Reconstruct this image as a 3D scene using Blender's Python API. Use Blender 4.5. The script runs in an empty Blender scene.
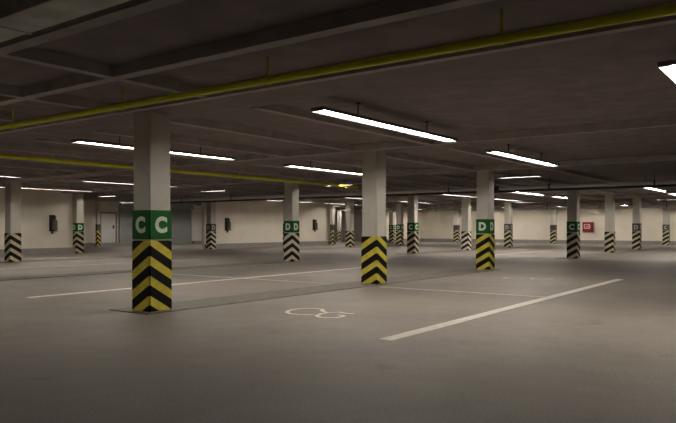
import bpy, bmesh, math, random
from mathutils import Vector, Matrix
random.seed(7)
C = bpy.context.scene.collection

# ------------------------------------------------------------------ materials
def newmat(name):
    m = bpy.data.materials.new(name); m.use_nodes = True
    nt = m.node_tree; b = nt.nodes['Principled BSDF']
    return m, nt, b

def plain(name, col, rough=.6, metal=0.0, spec=.4, noise=0.0, scale=6.0, bump=0.0):
    m, nt, b = newmat(name)
    b.inputs['Base Color'].default_value = (*col, 1)
    b.inputs['Roughness'].default_value = rough
    b.inputs['Metallic'].default_value = metal
    b.inputs['Specular IOR Level'].default_value = spec
    if noise or bump:
        tc = nt.nodes.new('ShaderNodeTexCoord')
        n = nt.nodes.new('ShaderNodeTexNoise'); n.inputs['Scale'].default_value = scale
        n.inputs['Detail'].default_value = 6
        nt.links.new(tc.outputs['Object'], n.inputs['Vector'])
        if noise:
            r = nt.nodes.new('ShaderNodeMapRange')
            r.inputs['From Min'].default_value = .3; r.inputs['From Max'].default_value = .7
            r.inputs['To Min'].default_value = 1 - noise; r.inputs['To Max'].default_value = 1 + noise
            nt.links.new(n.outputs['Fac'], r.inputs['Value'])
            mx = nt.nodes.new('ShaderNodeVectorMath'); mx.operation = 'SCALE'
            mx.inputs[0].default_value = col
            nt.links.new(r.outputs['Result'], mx.inputs['Scale'])
            nt.links.new(mx.outputs['Vector'], b.inputs['Base Color'])
        if bump:
            bp = nt.nodes.new('ShaderNodeBump'); bp.inputs['Strength'].default_value = bump
            bp.inputs['Distance'].default_value = .02
            nt.links.new(n.outputs['Fac'], bp.inputs['Height'])
            nt.links.new(bp.outputs['Normal'], b.inputs['Normal'])
    return m

def emit(name, col, s):
    m, nt, b = newmat(name)
    b.inputs['Base Color'].default_value = (.8, .8, .8, 1)
    b.inputs['Emission Color'].default_value = (*col, 1)
    b.inputs['Emission Strength'].default_value = s
    return m

def asphalt():
    m, nt, b = newmat('asphalt')
    N, L = nt.nodes.new, nt.links.new
    tc = N('ShaderNodeTexCoord')
    def noise(sc, det=5, rough=.55):
        n = N('ShaderNodeTexNoise'); n.inputs['Scale'].default_value = sc
        n.inputs['Detail'].default_value = det; n.inputs['Roughness'].default_value = rough
        L(tc.outputs['Object'], n.inputs['Vector']); return n
    def rng(n, a, c, lo, hi):
        r = N('ShaderNodeMapRange'); r.inputs['From Min'].default_value = a; r.inputs['From Max'].default_value = c
        r.inputs['To Min'].default_value = lo; r.inputs['To Max'].default_value = hi
        L(n.outputs['Fac'], r.inputs['Value']); return r
    def mul(x, y):
        k = N('ShaderNodeMath'); k.operation = 'MULTIPLY'
        L(x.outputs[0], k.inputs[0]); L(y.outputs[0], k.inputs[1]); return k
    big = rng(noise(.35, 4), .35, .68, .86, 1.12)        # worn areas
    mid = rng(noise(2.6, 6), .3, .7, .93, 1.07)
    fine = rng(noise(48, 4, .75), .3, .7, .72, 1.28)       # aggregate
    blot = rng(noise(1.1, 3), .28, .36, .80, 1.0)         # oil stains
    f = mul(mul(big, mid), mul(fine, blot))
    s = N('ShaderNodeVectorMath'); s.operation = 'SCALE'; s.inputs[0].default_value = (.288, .252, .216)
    L(f.outputs[0], s.inputs['Scale']); L(s.outputs['Vector'], b.inputs['Base Color'])
    b.inputs['Roughness'].default_value = .62; b.inputs['Specular IOR Level'].default_value = .35
    bp = N('ShaderNodeBump'); bp.inputs['Strength'].default_value = .35; bp.inputs['Distance'].default_value = .006
    L(noise(55, 4, .7).outputs['Fac'], bp.inputs['Height']); L(bp.outputs['Normal'], b.inputs['Normal'])
    return m

STRIPE_P = .278
def chevron(name, bright, dark=(.006, .0055, .005)):
    """Diagonal bands that climb to the near corner on every face: z + k(x + y)."""
    m, nt, b = newmat(name)
    N, L = nt.nodes.new, nt.links.new
    tc = N('ShaderNodeTexCoord'); sp = N('ShaderNodeSeparateXYZ'); L(tc.outputs['Object'], sp.inputs[0])
    a = N('ShaderNodeMath'); a.operation = 'ADD'; L(sp.outputs['X'], a.inputs[0]); L(sp.outputs['Y'], a.inputs[1])
    k = N('ShaderNodeMath'); k.operation = 'MULTIPLY_ADD'; k.inputs[1].default_value = .60
    L(a.outputs[0], k.inputs[0]); L(sp.outputs['Z'], k.inputs[2])
    o = N('ShaderNodeMath'); o.operation = 'ADD'; o.inputs[1].default_value = .60 * .40 - .115 + STRIPE_P * 4
    L(k.outputs[0], o.inputs[0])
    d = N('ShaderNodeMath'); d.operation = 'DIVIDE'; d.inputs[1].default_value = STRIPE_P; L(o.outputs[0], d.inputs[0])
    fr = N('ShaderNodeMath'); fr.operation = 'FRACT'; L(d.outputs[0], fr.inputs[0])
    lt = N('ShaderNodeMath'); lt.operation = 'LESS_THAN'; lt.inputs[1].default_value = .47; L(fr.outputs[0], lt.inputs[0])
    n = N('ShaderNodeTexNoise'); n.inputs['Scale'].default_value = 9; n.inputs['Detail'].default_value = 5
    L(tc.outputs['Object'], n.inputs['Vector'])
    r = N('ShaderNodeMapRange'); r.inputs['From Min'].default_value = .3; r.inputs['From Max'].default_value = .7
    r.inputs['To Min'].default_value = .82; r.inputs['To Max'].default_value = 1.1; L(n.outputs['Fac'], r.inputs['Value'])
    sc = N('ShaderNodeVectorMath'); sc.operation = 'SCALE'; sc.inputs[0].default_value = bright
    L(r.outputs['Result'], sc.inputs['Scale'])
    mx = N('ShaderNodeMix'); mx.data_type = 'RGBA'; mx.inputs['A'].default_value = (*dark, 1)
    L(lt.outputs[0], mx.inputs['Factor']); L(sc.outputs['Vector'], mx.inputs['B'])
    L(mx.outputs['Result'], b.inputs['Base Color']); b.inputs['Roughness'].default_value = .6
    b.inputs['Specular IOR Level'].default_value = .15
    return m

LIGHT_C = (1.0, .93, .83)
M = dict(
    floor=asphalt(),
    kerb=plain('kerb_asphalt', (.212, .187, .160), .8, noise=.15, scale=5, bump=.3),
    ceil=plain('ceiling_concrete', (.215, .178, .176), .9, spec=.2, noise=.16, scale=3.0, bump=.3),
    beam=plain('beam_concrete', (.40, .365, .35), .9, spec=.2, noise=.14, scale=4.0, bump=.2),
    wall=plain('wall_paint', (.83, .765, .655), .85, spec=.2, noise=.05, scale=1.2),
    plinth=plain('plinth_grey', (.30, .28, .26), .85, noise=.10, scale=3),
    shaft=plain('column_paint', (.56, .53, .47), .8, spec=.2, noise=.06, scale=4),
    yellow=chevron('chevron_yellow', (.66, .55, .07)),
    pale=chevron('chevron_cream_lit', (.52, .45, .29)),  # yellow stripes turned cream: the warm light on them is painted in
    white=chevron('chevron_white_lit', (.68, .62, .49)),  # yellow stripes whitened: bright lamp light put into their colour
    green=plain('sign_green', (.005, .105, .014), .6, spec=.2, noise=.08, scale=8),
    darksign=plain('sign_dark', (.060, .058, .045), .55, noise=.1, scale=8),
    letter=plain('letter_white', (.68, .74, .66), .6),
    letterdim=plain('letter_offwhite', (.45, .45, .40), .6),
    line=plain('line_paint', (.80, .76, .68), .75, noise=.10, scale=9),
    linefaint=plain('worn_line_paint', (.62, .58, .52), .8, noise=.25, scale=7),
    pipe=plain('yellow_pipe', (.74, .77, .025), .45, noise=.08, scale=5),
    grey_pipe=plain('grey_pipe', (.85, .83, .81), .45),
    black=plain('black_metal', (.02, .02, .02), .5),
    duct=plain('galvanised_duct', (.52, .52, .49), .55, metal=.25, noise=.30, scale=3.5, bump=.4),
    housing=plain('lamp_housing', (.09, .088, .085), .6, spec=.2),
    reflector=plain('lamp_reflector', (.8, .8, .79), .6),
    lamp=emit('lamp_diffuser', LIGHT_C, 165.0),
    door=plain('door_paint', (.66, .64, .62), .5, noise=.03),
    doorframe=plain('door_frame_paint', (.22, .21, .20), .5),
    gate=plain('gate_metal', (.33, .335, .33), .5, metal=.2, noise=.05),
    ext=plain('extinguisher_paint', (.15, .11, .09), .45),
    red=plain('cabinet_red', (.23, .012, .020), .45),
    redlabel=plain('cabinet_symbol', (.75, .48, .46), .55),
)

# ------------------------------------------------------------------ geometry helpers
def box(bm, x0, x1, y0, y1, z0, z1):
    vs = [bm.verts.new((x, y, z)) for z in (z0, z1) for y in (y0, y1) for x in (x0, x1)]
    for f in ((0, 2, 3, 1), (4, 5, 7, 6), (0, 1, 5, 4), (2, 6, 7, 3), (0, 4, 6, 2), (1, 3, 7, 5)):
        bm.faces.new([vs[i] for i in f])
    return vs

def cyl(bm, a, b, r0, r1=None, seg=12, caps=True):
    a, b = Vector(a), Vector(b); r1 = r0 if r1 is None else r1
    q = (b - a).to_track_quat('Z', 'Y')
    A, B = [], []
    for i in range(seg):
        t = 2 * math.pi * i / seg; o = Vector((math.cos(t), math.sin(t), 0))
        A.append(bm.verts.new(a + q @ (o * r0))); B.append(bm.verts.new(b + q @ (o * r1)))
    for i in range(seg):
        j = (i + 1) % seg; bm.faces.new((A[i], A[j], B[j], B[i]))
    if caps:
        bm.faces.new(A[::-1]); bm.faces.new(B)

def lathe(bm, prof, o=(0, 0, 0), seg=14):
    rings = []
    for r, z in prof:
        rings.append([bm.verts.new((o[0] + r * math.cos(2 * math.pi * i / seg), o[1] + r * math.sin(2 * math.pi * i / seg), o[2] + z)) for i in range(seg)])
    for p, q in zip(rings, rings[1:]):
        for i in range(seg):
            j = (i + 1) % seg; bm.faces.new((p[i], p[j], q[j], q[i]))
    bm.faces.new(rings[0][::-1]); bm.faces.new(rings[-1])

def tube(bm, pts, r, seg=8):
    for a, b in zip(pts, pts[1:]): cyl(bm, a, b, r, seg=seg)

def ribbon(bm, pts, w, z):
    """flat painted stroke with mitred joints"""
    P = [Vector((p[0], p[1])) for p in pts]; L = []; R = []
    for i, p in enumerate(P):
        d = (P[min(i + 1, len(P) - 1)] - P[max(i - 1, 0)]).normalized(); n = Vector((-d.y, d.x)) * w / 2
        L.append(bm.verts.new((*(p + n), z))); R.append(bm.verts.new((*(p - n), z)))
    for i in range(len(P) - 1): bm.faces.new((R[i], R[i + 1], L[i + 1], L[i]))

def obj(name, bm, m, parent=None, bevel=0, smooth=False, loc=None):
    bmesh.ops.recalc_face_normals(bm, faces=bm.faces)
    if bevel:
        bmesh.ops.bevel(bm, geom=list(bm.edges), offset=bevel, segments=2, affect='EDGES', profile=.5)
    me = bpy.data.meshes.new(name); bm.to_mesh(me); bm.free()
    if smooth:
        for p in me.polygons: p.use_smooth = True
    o = bpy.data.objects.new(name, me); me.materials.append(M[m]); C.objects.link(o)
    if parent: o.parent = parent
    if loc: o.location = loc
    return o

def boxes(name, lst, m, parent=None, **k):
    bm = bmesh.new()
    for b in lst: box(bm, *b)
    return obj(name, bm, m, parent, **k)

def tag(o, label, cat, group=None):
    o['label'] = label; o['category'] = cat
    if group: o['group'] = group
    return o

def thing(name, label, cat, loc=(0, 0, 0), group=None):
    o = bpy.data.objects.new(name, None); C.objects.link(o); o.location = loc
    return tag(o, label, cat, group)

def struct(name, lst, m, **k):
    o = boxes(name, lst, m, **k); o['kind'] = 'structure'; return o

def dup(root, loc, label, group=None):
    r = root.copy(); C.objects.link(r); r.location = loc; r['label'] = label
    if group: r['group'] = group
    for ch in list(root.children):
        c = ch.copy(); C.objects.link(c); c.parent = r
        for g in list(ch.children):
            d = g.copy(); C.objects.link(d); d.parent = c
    return r

_glyph = {}
def glyph(t, h, bold=.018):
    """mesh of a letter, h metres tall, centred, in the XZ plane facing -Y"""
    if (t, h) in _glyph: return _glyph[(t, h)]
    cu = bpy.data.curves.new('letter', 'FONT'); cu.body = t; cu.size = h / .70
    cu.align_x = 'CENTER'; cu.align_y = 'CENTER'; cu.extrude = .002; cu.offset = bold
    o = bpy.data.objects.new('letter', cu); C.objects.link(o)
    dg = bpy.context.evaluated_depsgraph_get(); dg.update()
    me = bpy.data.meshes.new_from_object(o.evaluated_get(dg))
    bpy.data.objects.remove(o)
    xs = [v.co.x for v in me.vertices]; ys = [v.co.y for v in me.vertices]
    cx, cy = (min(xs) + max(xs)) / 2, (min(ys) + max(ys)) / 2; sc = h / (max(ys) - min(ys))
    for v in me.vertices:
        v.co = Vector(((v.co.x - cx) * sc, -v.co.z, (v.co.y - cy) * sc))
    _glyph[(t, h)] = me; return me

def letter(t, h, loc, rotz, m, parent):
    me = glyph(t, h).copy(); me.materials.clear(); me.materials.append(M[m])
    o = bpy.data.objects.new('letter', me); C.objects.link(o); o.parent = parent
    o.location = loc; o.rotation_euler = (0, 0, rotz); return o

# ------------------------------------------------------------------ the setting
# x runs along the parking stalls' painted sides, y across them; the camera stands at the origin
CZ = 2.94                      # ceiling
U0, U1, V0, VW, VB = -7.0, 51.6, -13.0, 28.8, 38.0
struct('floor', [(U0, U1, V0, VB, -.2, 0)], 'floor')
struct('ceiling', [(U0, U1, V0, VB, CZ, CZ + .2)], 'ceil')
struct('wall_right', [(U1, U1 + .3, V0 - .3, VB + .3, -.2, CZ + .2)], 'wall')
struct('wall_back', [(U0 - .3, U0, V0 - .3, VB + .3, -.2, CZ + .2)], 'ceil')
struct('wall_side', [(U0, U1, V0 - .3, V0, -.2, CZ + .2)], 'ceil')
struct('wall_left', [(U0, 18.03, VW, VW + .25, 0, CZ),
                     (26.3, 38.3, VW, VW + .25, 0, CZ), (43.2, U1, VW, VW + .25, 0, CZ)], 'wall')
struct('wall_front', [(U0, U1, VB, VB + .3, -.2, CZ + .2)], 'wall')
struct('baseboard_left', [(U0, 18.03, VW - .22, VW, 0, .28), (26.3, 38.3, VW - .22, VW, 0, .28), (43.2, U1 - .22, VW - .22, VW, 0, .28)], 'plinth')
struct('baseboard_right', [(U1 - .22, U1, V0, VW, 0, .28)], 'plinth')
struct('baseboard_front', [(U0, 27.0, VB - .30, VB, 0, .25), (33.4, U1, VB - .30, VB, 0, .25)], 'plinth')

# beams over the column rows (across the stalls) and shallow ribs along the stalls
US = [6.2, 12.0, 17.95, 26.8, 33.5, 39.1, 45.6, 50.4]
def beam(name, lst, m):
    o = struct('trim_1', lst, m); o.name = name
for u in US:
    beam('ceiling_beam', [(u - .40, u + .40, V0, VW, CZ - .11, CZ)], 'ceil')
    beam('ceiling_rib', [(u - .50, u - .40, V0, VW, CZ - .13, CZ)], 'beam')
for u in (3.12, 4.42):
    beam('ceiling_rib', [(u - .07, u + .07, V0, VW, CZ - .12, CZ)], 'beam')
for v in [6.25 + 1.87 * i for i in range(13)]:
    if v > VW - .4: break
    segs = [(3.19, 4.35), (4.49, US[0] - .5)] + [(a + .4, b - .5) for a, b in zip(US, US[1:])]
    beam('ceiling_rib', [(a, b, v - .06, v + .06, CZ - .12, CZ) for a, b in segs], 'beam')

# raised strips the columns stand on
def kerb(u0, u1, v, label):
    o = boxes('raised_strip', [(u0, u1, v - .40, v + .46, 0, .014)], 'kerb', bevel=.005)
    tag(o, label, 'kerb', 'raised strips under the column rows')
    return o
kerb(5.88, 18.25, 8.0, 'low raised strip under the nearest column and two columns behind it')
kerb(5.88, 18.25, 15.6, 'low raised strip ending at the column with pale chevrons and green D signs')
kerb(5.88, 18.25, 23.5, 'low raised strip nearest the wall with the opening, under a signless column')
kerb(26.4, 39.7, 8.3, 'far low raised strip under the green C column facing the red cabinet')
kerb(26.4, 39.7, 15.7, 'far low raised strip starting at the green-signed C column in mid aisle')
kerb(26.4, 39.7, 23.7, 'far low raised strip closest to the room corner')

# ------------------------------------------------------------------ columns
S = .186
def guard_mesh():
    bm = bmesh.new(); box(bm, -S - .017, S + .017, -S - .017, S + .017, .0, 1.02)
    bmesh.ops.recalc_face_normals(bm, faces=bm.faces)
    bmesh.ops.bevel(bm, geom=[e for e in bm.edges], offset=.018, segments=3, affect='EDGES')
    me = bpy.data.meshes.new('chevron_guard'); bm.to_mesh(me); bm.free(); return me
def shaft_mesh():
    bm = bmesh.new(); box(bm, -S, S, -S, S, 0, 2.83)
    bmesh.ops.recalc_face_normals(bm, faces=bm.faces)
    bmesh.ops.bevel(bm, geom=[e for e in bm.edges if abs(e.verts[0].co.z - e.verts[1].co.z) > 1], offset=.012, segments=2, affect='EDGES')
    me = bpy.data.meshes.new('shaft'); bm.to_mesh(me); bm.free(); me.materials.append(M['shaft']); return me
def band_mesh():
    bm = bmesh.new(); box(bm, -S - .014, S + .014, -S - .014, S + .014, 1.028, 1.437)
    bmesh.ops.recalc_face_normals(bm, faces=bm.faces)
    bmesh.ops.bevel(bm, geom=[e for e in bm.edges if abs(e.verts[0].co.z - e.verts[1].co.z) > .1], offset=.014, segments=2, affect='EDGES')
    me = bpy.data.meshes.new('sign_band'); bm.to_mesh(me); bm.free(); return me
SHAFT, G0, B0 = shaft_mesh(), guard_mesh(), band_mesh()
GM, BMS = {}, {}
def column(u, v, z, guard, sign, text, label):
    t = thing('concrete_column', label, 'column', (u, v, z), 'square concrete columns')
    o = bpy.data.objects.new('shaft', SHAFT); C.objects.link(o); o.parent = t
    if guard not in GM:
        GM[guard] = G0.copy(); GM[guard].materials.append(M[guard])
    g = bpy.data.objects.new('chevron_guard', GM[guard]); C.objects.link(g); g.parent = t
    if sign:
        if sign not in BMS:
            BMS[sign] = B0.copy(); BMS[sign].materials.append(M[sign])
        b = bpy.data.objects.new('sign_band', BMS[sign]); C.objects.link(b); b.parent = t
        lm = 'letter' if sign == 'green' else 'letterdim'
        if text:
            letter(text, .235, (0, -S - .0155, 1.232), 0, lm, b)
            letter(text, .235, (-S - .0155, 0, 1.232), -math.pi / 2, lm, b)
    return t
K = .014
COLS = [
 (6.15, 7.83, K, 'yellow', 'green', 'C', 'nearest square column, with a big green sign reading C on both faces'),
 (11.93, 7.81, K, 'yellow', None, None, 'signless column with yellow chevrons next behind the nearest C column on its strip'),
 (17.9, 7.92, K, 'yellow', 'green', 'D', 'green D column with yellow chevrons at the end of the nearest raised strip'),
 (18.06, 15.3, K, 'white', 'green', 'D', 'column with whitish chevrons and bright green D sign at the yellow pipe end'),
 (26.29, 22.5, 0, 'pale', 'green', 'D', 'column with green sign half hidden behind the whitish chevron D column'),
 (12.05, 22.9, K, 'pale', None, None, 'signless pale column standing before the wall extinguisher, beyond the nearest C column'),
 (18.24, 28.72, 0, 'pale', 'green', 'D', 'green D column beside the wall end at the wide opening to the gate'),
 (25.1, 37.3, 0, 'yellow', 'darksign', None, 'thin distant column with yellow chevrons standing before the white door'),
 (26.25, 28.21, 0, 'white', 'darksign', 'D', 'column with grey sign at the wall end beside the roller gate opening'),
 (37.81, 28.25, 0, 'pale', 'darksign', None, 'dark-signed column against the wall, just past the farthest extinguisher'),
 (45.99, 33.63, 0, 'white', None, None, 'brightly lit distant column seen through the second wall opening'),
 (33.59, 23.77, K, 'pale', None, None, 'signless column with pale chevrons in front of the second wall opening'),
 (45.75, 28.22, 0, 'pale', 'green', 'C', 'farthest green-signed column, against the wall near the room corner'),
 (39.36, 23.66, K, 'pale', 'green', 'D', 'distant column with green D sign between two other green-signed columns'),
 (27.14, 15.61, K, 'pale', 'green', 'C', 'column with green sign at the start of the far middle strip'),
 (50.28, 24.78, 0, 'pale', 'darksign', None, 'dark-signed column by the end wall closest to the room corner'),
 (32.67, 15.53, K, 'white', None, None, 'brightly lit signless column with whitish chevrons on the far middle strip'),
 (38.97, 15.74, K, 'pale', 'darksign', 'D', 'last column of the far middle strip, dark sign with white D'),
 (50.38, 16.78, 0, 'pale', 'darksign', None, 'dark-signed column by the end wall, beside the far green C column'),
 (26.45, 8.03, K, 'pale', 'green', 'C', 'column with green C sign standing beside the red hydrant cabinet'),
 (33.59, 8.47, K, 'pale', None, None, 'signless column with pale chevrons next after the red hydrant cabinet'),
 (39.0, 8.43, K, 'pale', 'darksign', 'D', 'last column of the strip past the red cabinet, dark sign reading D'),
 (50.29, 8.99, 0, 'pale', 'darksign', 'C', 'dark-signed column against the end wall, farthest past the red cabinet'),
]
for c in COLS:
    t = column(*c)
    if 'thin distant' in c[6]: t.scale = (.55, .55, 1)
    if 'brightly lit distant' in c[6] or 'farthest extinguisher' in c[6]: t.scale = (.74, .74, 1)

# ------------------------------------------------------------------ ceiling lights
LW, LZ = .10, 2.70            # half width of the luminaire, its underside
def light_unit(L, axis):
    """a suspended luminaire L long; origin at the start of its underside"""
    t = thing('ceiling_light', '', 'ceiling light', (0, 0, 0))
    T = (lambda a, b, c, d, e, f: (a, b, c, d, e, f)) if axis == 'x' else (lambda a, b, c, d, e, f: (c, d, a, b, e, f))
    e = .008
    boxes('housing', [T(-e, L + e, -LW - e, LW + e, .041, .05), T(-e, 0, -LW, LW, 0, .041), T(L, L + e, -LW, LW, 0, .041),
                      T(-e, L + e, -LW - e, -LW, 0, .041), T(-e, L + e, LW, LW + e, 0, .041)], 'housing', t)
    boxes('reflector', [T(.002, L - .002, -LW + .002, LW - .002, .0375, .0405)], 'reflector', t)
    bm = bmesh.new(); A, B = (.02, 0), (L - .02, 0)
    if axis == 'y': A, B = A[::-1], B[::-1]
    cyl(bm, (*A, .024), (*B, .024), .013, seg=8); obj('fluorescent_tube', bm, 'lamp', t)
    for p in (L * .24, L * .76):
        bm = bmesh.new(); q = (p, 0) if axis == 'x' else (0, p)
        cyl(bm, (*q, .05), (*q, CZ - LZ), .010, seg=8)
        cyl(bm, (*q, CZ - LZ - .02), (*q, CZ - LZ), .035, seg=10)
        obj('suspension_rod', bm, 'black', t)
    return t
long0 = light_unit(3.8, 'x'); short0 = light_unit(1.25, 'y')
used = set()
def lay(proto, u, v, label, group=None):
    if proto.name not in used:
        used.add(proto.name); o = proto; o.location = (u, v, LZ); o['label'] = label
    else: o = dup(proto, (u, v, LZ), label)
    if group: o['group'] = group
    elif 'group' in o: del o['group']
GR = 'long linear ceiling lights'
LONG = [
 (6.75, 5.28, 'long linear ceiling light directly above the near wheelchair symbol stall'),
 (12.42, 5.38, 'linear ceiling light over the far stall, next after the one above wheelchair symbol'),
 (6.80, 1.18, 'large linear ceiling light cut by the photo edge, nearest the camera'),
 (6.68, 10.6, 'long linear ceiling light passing behind the nearest C column'),
 (12.35, 10.6, 'linear ceiling light just above the second yellow pipe, next after the light behind C'),
 (6.6, 19.4, 'linear ceiling light tip at the photo edge before the pale signless column'),
 (12.45, 19.3, 'dim linear ceiling light half hidden behind the nearest C column below the yellow pipe'),
 (12.4, 24.5, 'dim linear ceiling light running along the wall above the pale signless column'),
 (26.75, 10.65, 'linear ceiling light beyond the green D column of the nearest strip'),
 (31.9, 10.65, 'linear ceiling light leading toward the green C column by the red cabinet'),
 (26.5, 13.9, 'linear ceiling light reaching to the bright signless whitish column'),
 (32.4, 13.9, 'linear ceiling light behind the green D column of the nearest strip'),
 (26.75, 5.5, 'first of two bright lights past the dark D column after the red cabinet'),
 (32.2, 5.6, 'second of two bright lights at the photo edge past the red cabinet'),
 (27.0, 19.4, 'linear ceiling light whose far end meets the second nearest column'),
 (32.4, 19.5, 'linear ceiling light between the farthest green columns and second nearest column'),
 (26.9, 24.5, 'dim linear ceiling light behind the whitish chevron column with green D sign'),
 (32.4, 24.8, 'dim linear ceiling light above the dark-signed column by the farthest extinguisher'),
 (46.6, 11.0, 'linear ceiling light shining on the end wall past the red cabinet'),
 (46.6, 15.2, 'linear ceiling light shining on the end wall beside the red cabinet'),
 (46.6, 19.4, 'linear ceiling light shining on the end wall behind the green D column'),
 (46.6, 22.6, 'linear ceiling light nearest the far room corner'),
 (-0.2, 10.6, 'added unseen linear ceiling light brightening the side of the nearest C column'),  # added out of view to light the near column's side face
 (45.4, 26.6, 'linear ceiling light second from the end wall, by the farthest green columns'),
 (46.6, 6.6, 'linear ceiling light near the end wall and farthest from the room corner'),
 (24.0, 33.6, 'linear ceiling light in the gate passage behind the wall'),
 (30.0, 33.6, 'second linear ceiling light in the gate passage behind the wall'),
 (42.5, 33.0, 'linear ceiling light behind the second wall opening'),
]
for u, v, l in LONG: lay(long0, u, v, l, GR)
SHORT = [
 (19.1, 6.75, 'short crosswise ceiling light beside the green D column of the nearest strip'),
 (19.0, 13.35, 'short crosswise ceiling light next to the yellow pipe end'),
 (18.95, 19.6, 'short crosswise ceiling light before the wall with the middle extinguisher'),
 (19.1, 27.0, 'short crosswise ceiling light before the gate passage'),
 (39.0, 6.2, 'short crosswise ceiling light past the last dark-signed D column'),
 (38.3, 13.9, 'short crosswise ceiling light beside the bright column of the far middle strip'),
 (37.4, 26.6, 'short crosswise ceiling light before the second wall opening'),
]
for u, v, l in SHORT: lay(short0, u, v, l, 'short crosswise ceiling lights over the aisles')

# ------------------------------------------------------------------ pipes, duct, tray
PZ = 2.70
t = thing('ceiling_pipe', 'long yellow pipe crossing above the nearest column', 'pipe', (5.05, 0, PZ), 'yellow ceiling pipes')
bm = bmesh.new(); cyl(bm, (0, -6, 0), (0, VW - .02, 0), .038, seg=16); obj('pipe_run', bm, 'pipe', t, smooth=False)
for v in (2.1, 4.6, 7.0, 9.6, 13.5, 17.5, 21.5, 25.5):
    bm = bmesh.new(); cyl(bm, (0, v, .03), (0, v, CZ - PZ), .012, seg=8); cyl(bm, (0, v - .02, 0), (0, v + .02, 0), .046, seg=16)
    obj('pipe_hanger', bm, 'pipe', t)
t = thing('ceiling_pipe', 'yellow pipe running away along the stalls, ending near the whitish chevron column', 'pipe', (0, 13.85, PZ), 'yellow ceiling pipes')
bm = bmesh.new(); cyl(bm, (U0 + .02, 0, 0), (19.9, 0, 0), .042, seg=16); obj('pipe_run', bm, 'pipe', t)
bm = bmesh.new(); cyl(bm, (19.35, 0, 0), (19.9, 0, 0), .075, seg=16); cyl(bm, (19.9, 0, 0), (19.95, 0, 0), .095, seg=16)
obj('end_flange', bm, 'pipe', t)
for u in (1.5, 4.2, 8.2, 10.7, 14.0, 16.8, 19.1):
    bm = bmesh.new(); cyl(bm, (u, 0, .03), (u, 0, CZ - PZ), .012, seg=8); cyl(bm, (u - .02, 0, 0), (u + .02, 0, 0), .05, seg=16)
    obj('pipe_hanger', bm, 'pipe', t)

def grey(u, z, r, label):
    t = thing('ceiling_pipe', label, 'pipe', (u, 0, z), 'grey ceiling pipes')
    bm = bmesh.new(); cyl(bm, (0, -8, 0), (0, VW - .02, 0), r, seg=16); obj('pipe_run', bm, 'grey_pipe', t)
    for v in (4.5, 7.9, 11.8, 15.2, 19.5, 23.6, 27.2):
        bm = bmesh.new(); cyl(bm, (0, v, r * .6), (0, v, CZ - z), .014, seg=8); cyl(bm, (0, v - .025, 0), (0, v + .025, 0), r + .012, seg=16)
        obj('pipe_hanger', bm, 'black', t)
    return t
p = grey(23.3, 2.66, .068, 'thick grey pipe crossing the drive aisle before the green C column by red cabinet')
# valve with hand wheel on the pipe
bm = bmesh.new(); cyl(bm, (0, 9.75, 0), (0, 10.05, 0), .085, seg=14); cyl(bm, (0, 9.9, .06), (0, 9.9, .24), .02, seg=8); cyl(bm, (0, 9.9, .24), (0, 9.9, .26), .10, seg=16)
obj('valve', bm, 'black', p)
grey(44.4, 2.52, .075, 'farthest grey pipe crossing before the end wall')
t = thing('cable_tray', 'black cable tray hanging just beyond the thick grey pipe', 'cable tray', (23.75, 0, 2.53))
boxes('tray_channel', [(-.11, .11, -8, VW - .02, 0, .012), (-.11, -.10, -8, VW - .02, 0, .07), (.10, .11, -8, VW - .02, 0, .07)], 'black', t)
for v in (4.9, 8.5, 12.3, 15.9, 20.1, 24.1, 27.6):
    bm = bmesh.new(); cyl(bm, (.11, v, .03), (.11, v, CZ - 2.53), .012, seg=8); obj('tray_hanger', bm, 'black', t)

t = thing('ventilation_duct', 'grey galvanised duct at the upper photo corner, nearest the camera', 'duct', (2.76, 0, 2.80))
boxes('duct_run', [(-.17, .17, 1.0, 20, 0, .19)], 'duct', t, bevel=.01)
for v in (3.6, 5.3, 7.0, 8.7, 10.4):
    boxes('duct_flange', [(-.178, .178, v - .015, v + .015, -.008, .193)], 'duct', t)

# ------------------------------------------------------------------ floor paint
LNZ = .004
def line(pts, w, m, label, name='parking_line'):
    bm = bmesh.new(); (x0, y0), (x1, y1) = pts; a = math.atan2(y1 - y0, x1 - x0); L = math.hypot(x1 - x0, y1 - y0)
    box(bm, 0, L, -w / 2, w / 2, -.002, .002)
    o = obj(name, bm, m, loc=(x0, y0, LNZ)); o.rotation_euler = (0, 0, a); tag(o, label, 'floor marking', 'painted parking lines')
    return o
line([(6.06, 3.82), (16.5, 3.93)], .17, 'line', 'bold white stall line nearest the camera, past the near wheelchair symbol')
line([(6.1, 11.1), (18.2, 11.45)], .15, 'line', 'thin white stall line passing behind the nearest C column')
line([(11.45, 3.99), (11.45, 7.35)], .12, 'linefaint', 'thin cross line joining the bold stall line to the signless column')
line([(11.45, 8.65), (11.45, 11.15)], .11, 'linefaint', 'faint cross line between the nearest strip and the thin stall line')
line([(11.45, 11.35), (11.45, 14.95)], .11, 'linefaint', 'faint cross line reaching the middle raised strip')
line([(6.1, 19.3), (17.8, 19.4)], .11, 'linefaint', 'faint stall line between the middle strip and the wall-side strip')
line([(26.8, 11.9), (38.5, 12.0)], .12, 'linefaint', 'distant stall line between the two far strips')
line([(26.8, 4.4), (38.5, 4.4)], .12, 'linefaint', 'distant stall line beside the far strip by the red cabinet')

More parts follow.
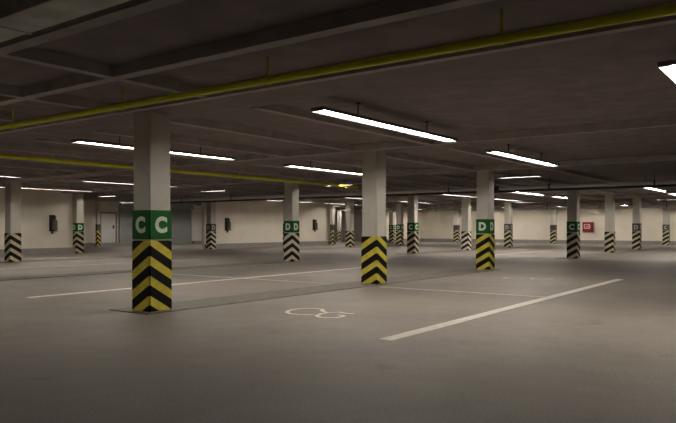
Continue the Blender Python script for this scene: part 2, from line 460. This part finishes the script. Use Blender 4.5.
def ground(x, y):                # where a sight line through the frame meets the floor
    d = 668 * 1.2 / (y - 228); X = (x - 338) / 668 * d
    return (X * .592 + d * .806, -X * .806 + d * .592)
WS = [[(323, 311.4), (322, 309.3), (315, 308.7), (305, 308.6), (296, 309.2), (289, 310.6), (286.5, 312.4), (290, 313.9), (298, 314.7), (306, 315), (314, 314.7)],
      [(328, 312.9), (321, 313.9), (316.5, 315.9), (319, 317.3), (327, 318), (336, 317.9), (342, 317), (344, 315.9), (338, 315.1)],
      [(321, 310.8), (327, 313), (339, 312.4), (347, 313.8), (354.5, 314)]]
SY = [[ground(*p) for p in s] for s in WS]
cx, cy = ground(318, 313)
def symbol(u, v, flip, m, label):
    bm = bmesh.new()
    for k, s in enumerate(SY):
        ribbon(bm, [((-1 if flip else 1) * (a - cx), (b - cy)) for a, b in s], .062, k * .0006)
    o = obj('wheelchair_symbol', bm, m, loc=(u, v, LNZ)); tag(o, label, 'floor marking', 'painted wheelchair symbols'); return o
symbol(cx, cy, False, 'line', 'white wheelchair symbol painted in the near stall between C column and bold line')
symbol(15.45, 5.75, True, 'linefaint', 'worn wheelchair symbol in the far stall beyond the thin cross line')

# ------------------------------------------------------------------ wall things
def extinguisher(u, label):
    t = thing('wall_mounted_extinguisher', label, 'fire extinguisher', (u, VW, 1.06), 'wall extinguishers')
    bm = bmesh.new(); lathe(bm, [(.105, 0), (.115, .03), (.115, .40), (.10, .47), (.055, .52), (.035, .54)], (.03, -.16, .02)); obj('cylinder_body', bm, 'ext', t, smooth=False)
    bm = bmesh.new(); cyl(bm, (.03, -.16, .56), (.03, -.16, .63), .04, seg=10); box(bm, -.10, .09, -.185, -.135, .63, .66); box(bm, -.09, .05, -.18, -.14, .69, .71); box(bm, .0, .05, -.18, -.14, .63, .71)
    obj('valve_head', bm, 'black', t)
    bm = bmesh.new(); tube(bm, [(-.03, -.16, .62), (-.12, -.17, .60), (-.15, -.17, .50), (-.15, -.16, .15), (-.12, -.16, .02)], .022); cyl(bm, (-.12, -.16, .04), (-.09, -.16, -.12), .028, .05, seg=10)
    obj('hose', bm, 'black', t)
    boxes('wall_bracket', [(-.16, .13, -.02, 0, -.02, .74), (-.1, .14, -.28, -.02, -.02, .0)], 'black', t)
    return t
extinguisher(21.35 - 4.35, 'dark extinguisher on the wall behind the pale signless column')
extinguisher(28.05, 'dark extinguisher on the wall beside the column with the grey sign')
extinguisher(36.4, 'farthest extinguisher on the wall beside the dark-signed column')

# red hydrant cabinet on the end wall
t = thing('wall_mounted_hydrant_cabinet', 'red hydrant cabinet with a pale hose symbol on the end wall', 'fire cabinet', (U1 - .025, 14.55, .92))
boxes('cabinet_body', [(-.2, 0, -.38, .38, 0, .72)], 'red', t, bevel=.012)
d = boxes('cabinet_door', [(-.216, -.2, -.35, .35, .03, .69)], 'red', t)
def sym(lst): boxes('hose_symbol', lst, 'redlabel', d)
sym([(-.222, -.216, .18, .27, .22, .58), (-.222, -.216, -.16, .27, .22, .29), (-.222, -.216, -.16, .27, .51, .58), (-.222, -.216, -.2, -.13, .27, .53),
     (-.222, -.216, -.03, .02, .33, .47), (-.222, -.216, .06, .11, .29, .44), (-.222, -.216, -.11, -.07, .33, .5)])

# doors and roller gate in the passage behind the left wall
def door(n, u0, u1, z0, z1, leaf):
    t = boxes('door_%d' % n, [(u0, u1, VB - .06, VB - .005, z0, z1)], leaf); t['kind'] = 'structure'
    boxes('door_frame', [(u0 - .1, u0, VB - .10, VB - .005, z0, z1 + .1), (u1, u1 + .1, VB - .10, VB - .005, z0, z1 + .1), (u0, u1, VB - .10, VB - .005, z1, z1 + .1)], 'doorframe' if n == 1 else 'door', t)
    bm = bmesh.new(); box(bm, u1 - .2, u1 - .12, VB - .075, VB - .06, z0 + .9, z0 + 1.15); cyl(bm, (u1 - .14, VB - .075, z0 + 1.03), (u1 - .14, VB - .13, z0 + 1.03), .015, seg=8); box(bm, u1 - .3, u1 - .12, VB - .145, VB - .12, z0 + 1.01, z0 + 1.05)
    obj('door_handle', bm, 'black', t)
door(1, 25.75, 26.85, .25, 2.15, 'door')
door(2, 33.5, 35.25, .25, 2.3, 'door')
t = thing('roller_gate', 'grey slatted roller gate at the back of the passage beyond the wide opening', 'gate', (0, VB, 0))
bm = bmesh.new()
for k in range(20):
    z = .06 + k * .125
    vs = [(z, -.09), (z + .02, -.115), (z + .10, -.115), (z + .125, -.09)]
    for (za, ya), (zb, yb) in zip(vs, vs[1:]):
        bm.faces.new([bm.verts.new(q) for q in ((27.2, ya, za), (33.2, ya, za), (33.2, yb, zb), (27.2, yb, zb))])
box(bm, 27.2, 33.2, -.08, -.06, .0, 2.58); box(bm, 27.2, 33.2, -.13, -.07, 0, .07)
obj('gate_curtain', bm, 'gate', t)
for u in (27.1, 33.2): boxes('guide_rail', [(u, u + .1, -.15, -.01, 0, 2.6)], 'gate', t)
boxes('roller_box', [(27.1, 33.3, -.35, -.01, 2.56, 2.95)], 'gate', t)

# ------------------------------------------------------------------ world, camera
w = bpy.data.worlds.new('world'); bpy.context.scene.world = w; w.use_nodes = True
w.node_tree.nodes['Background'].inputs['Color'].default_value = (0, 0, 0, 1)
cam = bpy.data.cameras.new('camera'); co = bpy.data.objects.new('camera', cam); C.objects.link(co)
co.location = (0, 0, 1.2); co.rotation_euler = (math.pi / 2, 0, math.radians(36.3 - 90))
cam.sensor_width = 36; cam.lens = 668 / 676 * 36; cam.shift_y = 16.5 / 676
bpy.context.scene.camera = co
sc = bpy.context.scene
sc.view_settings.view_transform = 'Standard'; sc.view_settings.look = 'None'
sc.view_settings.exposure = 0; sc.view_settings.gamma = 1
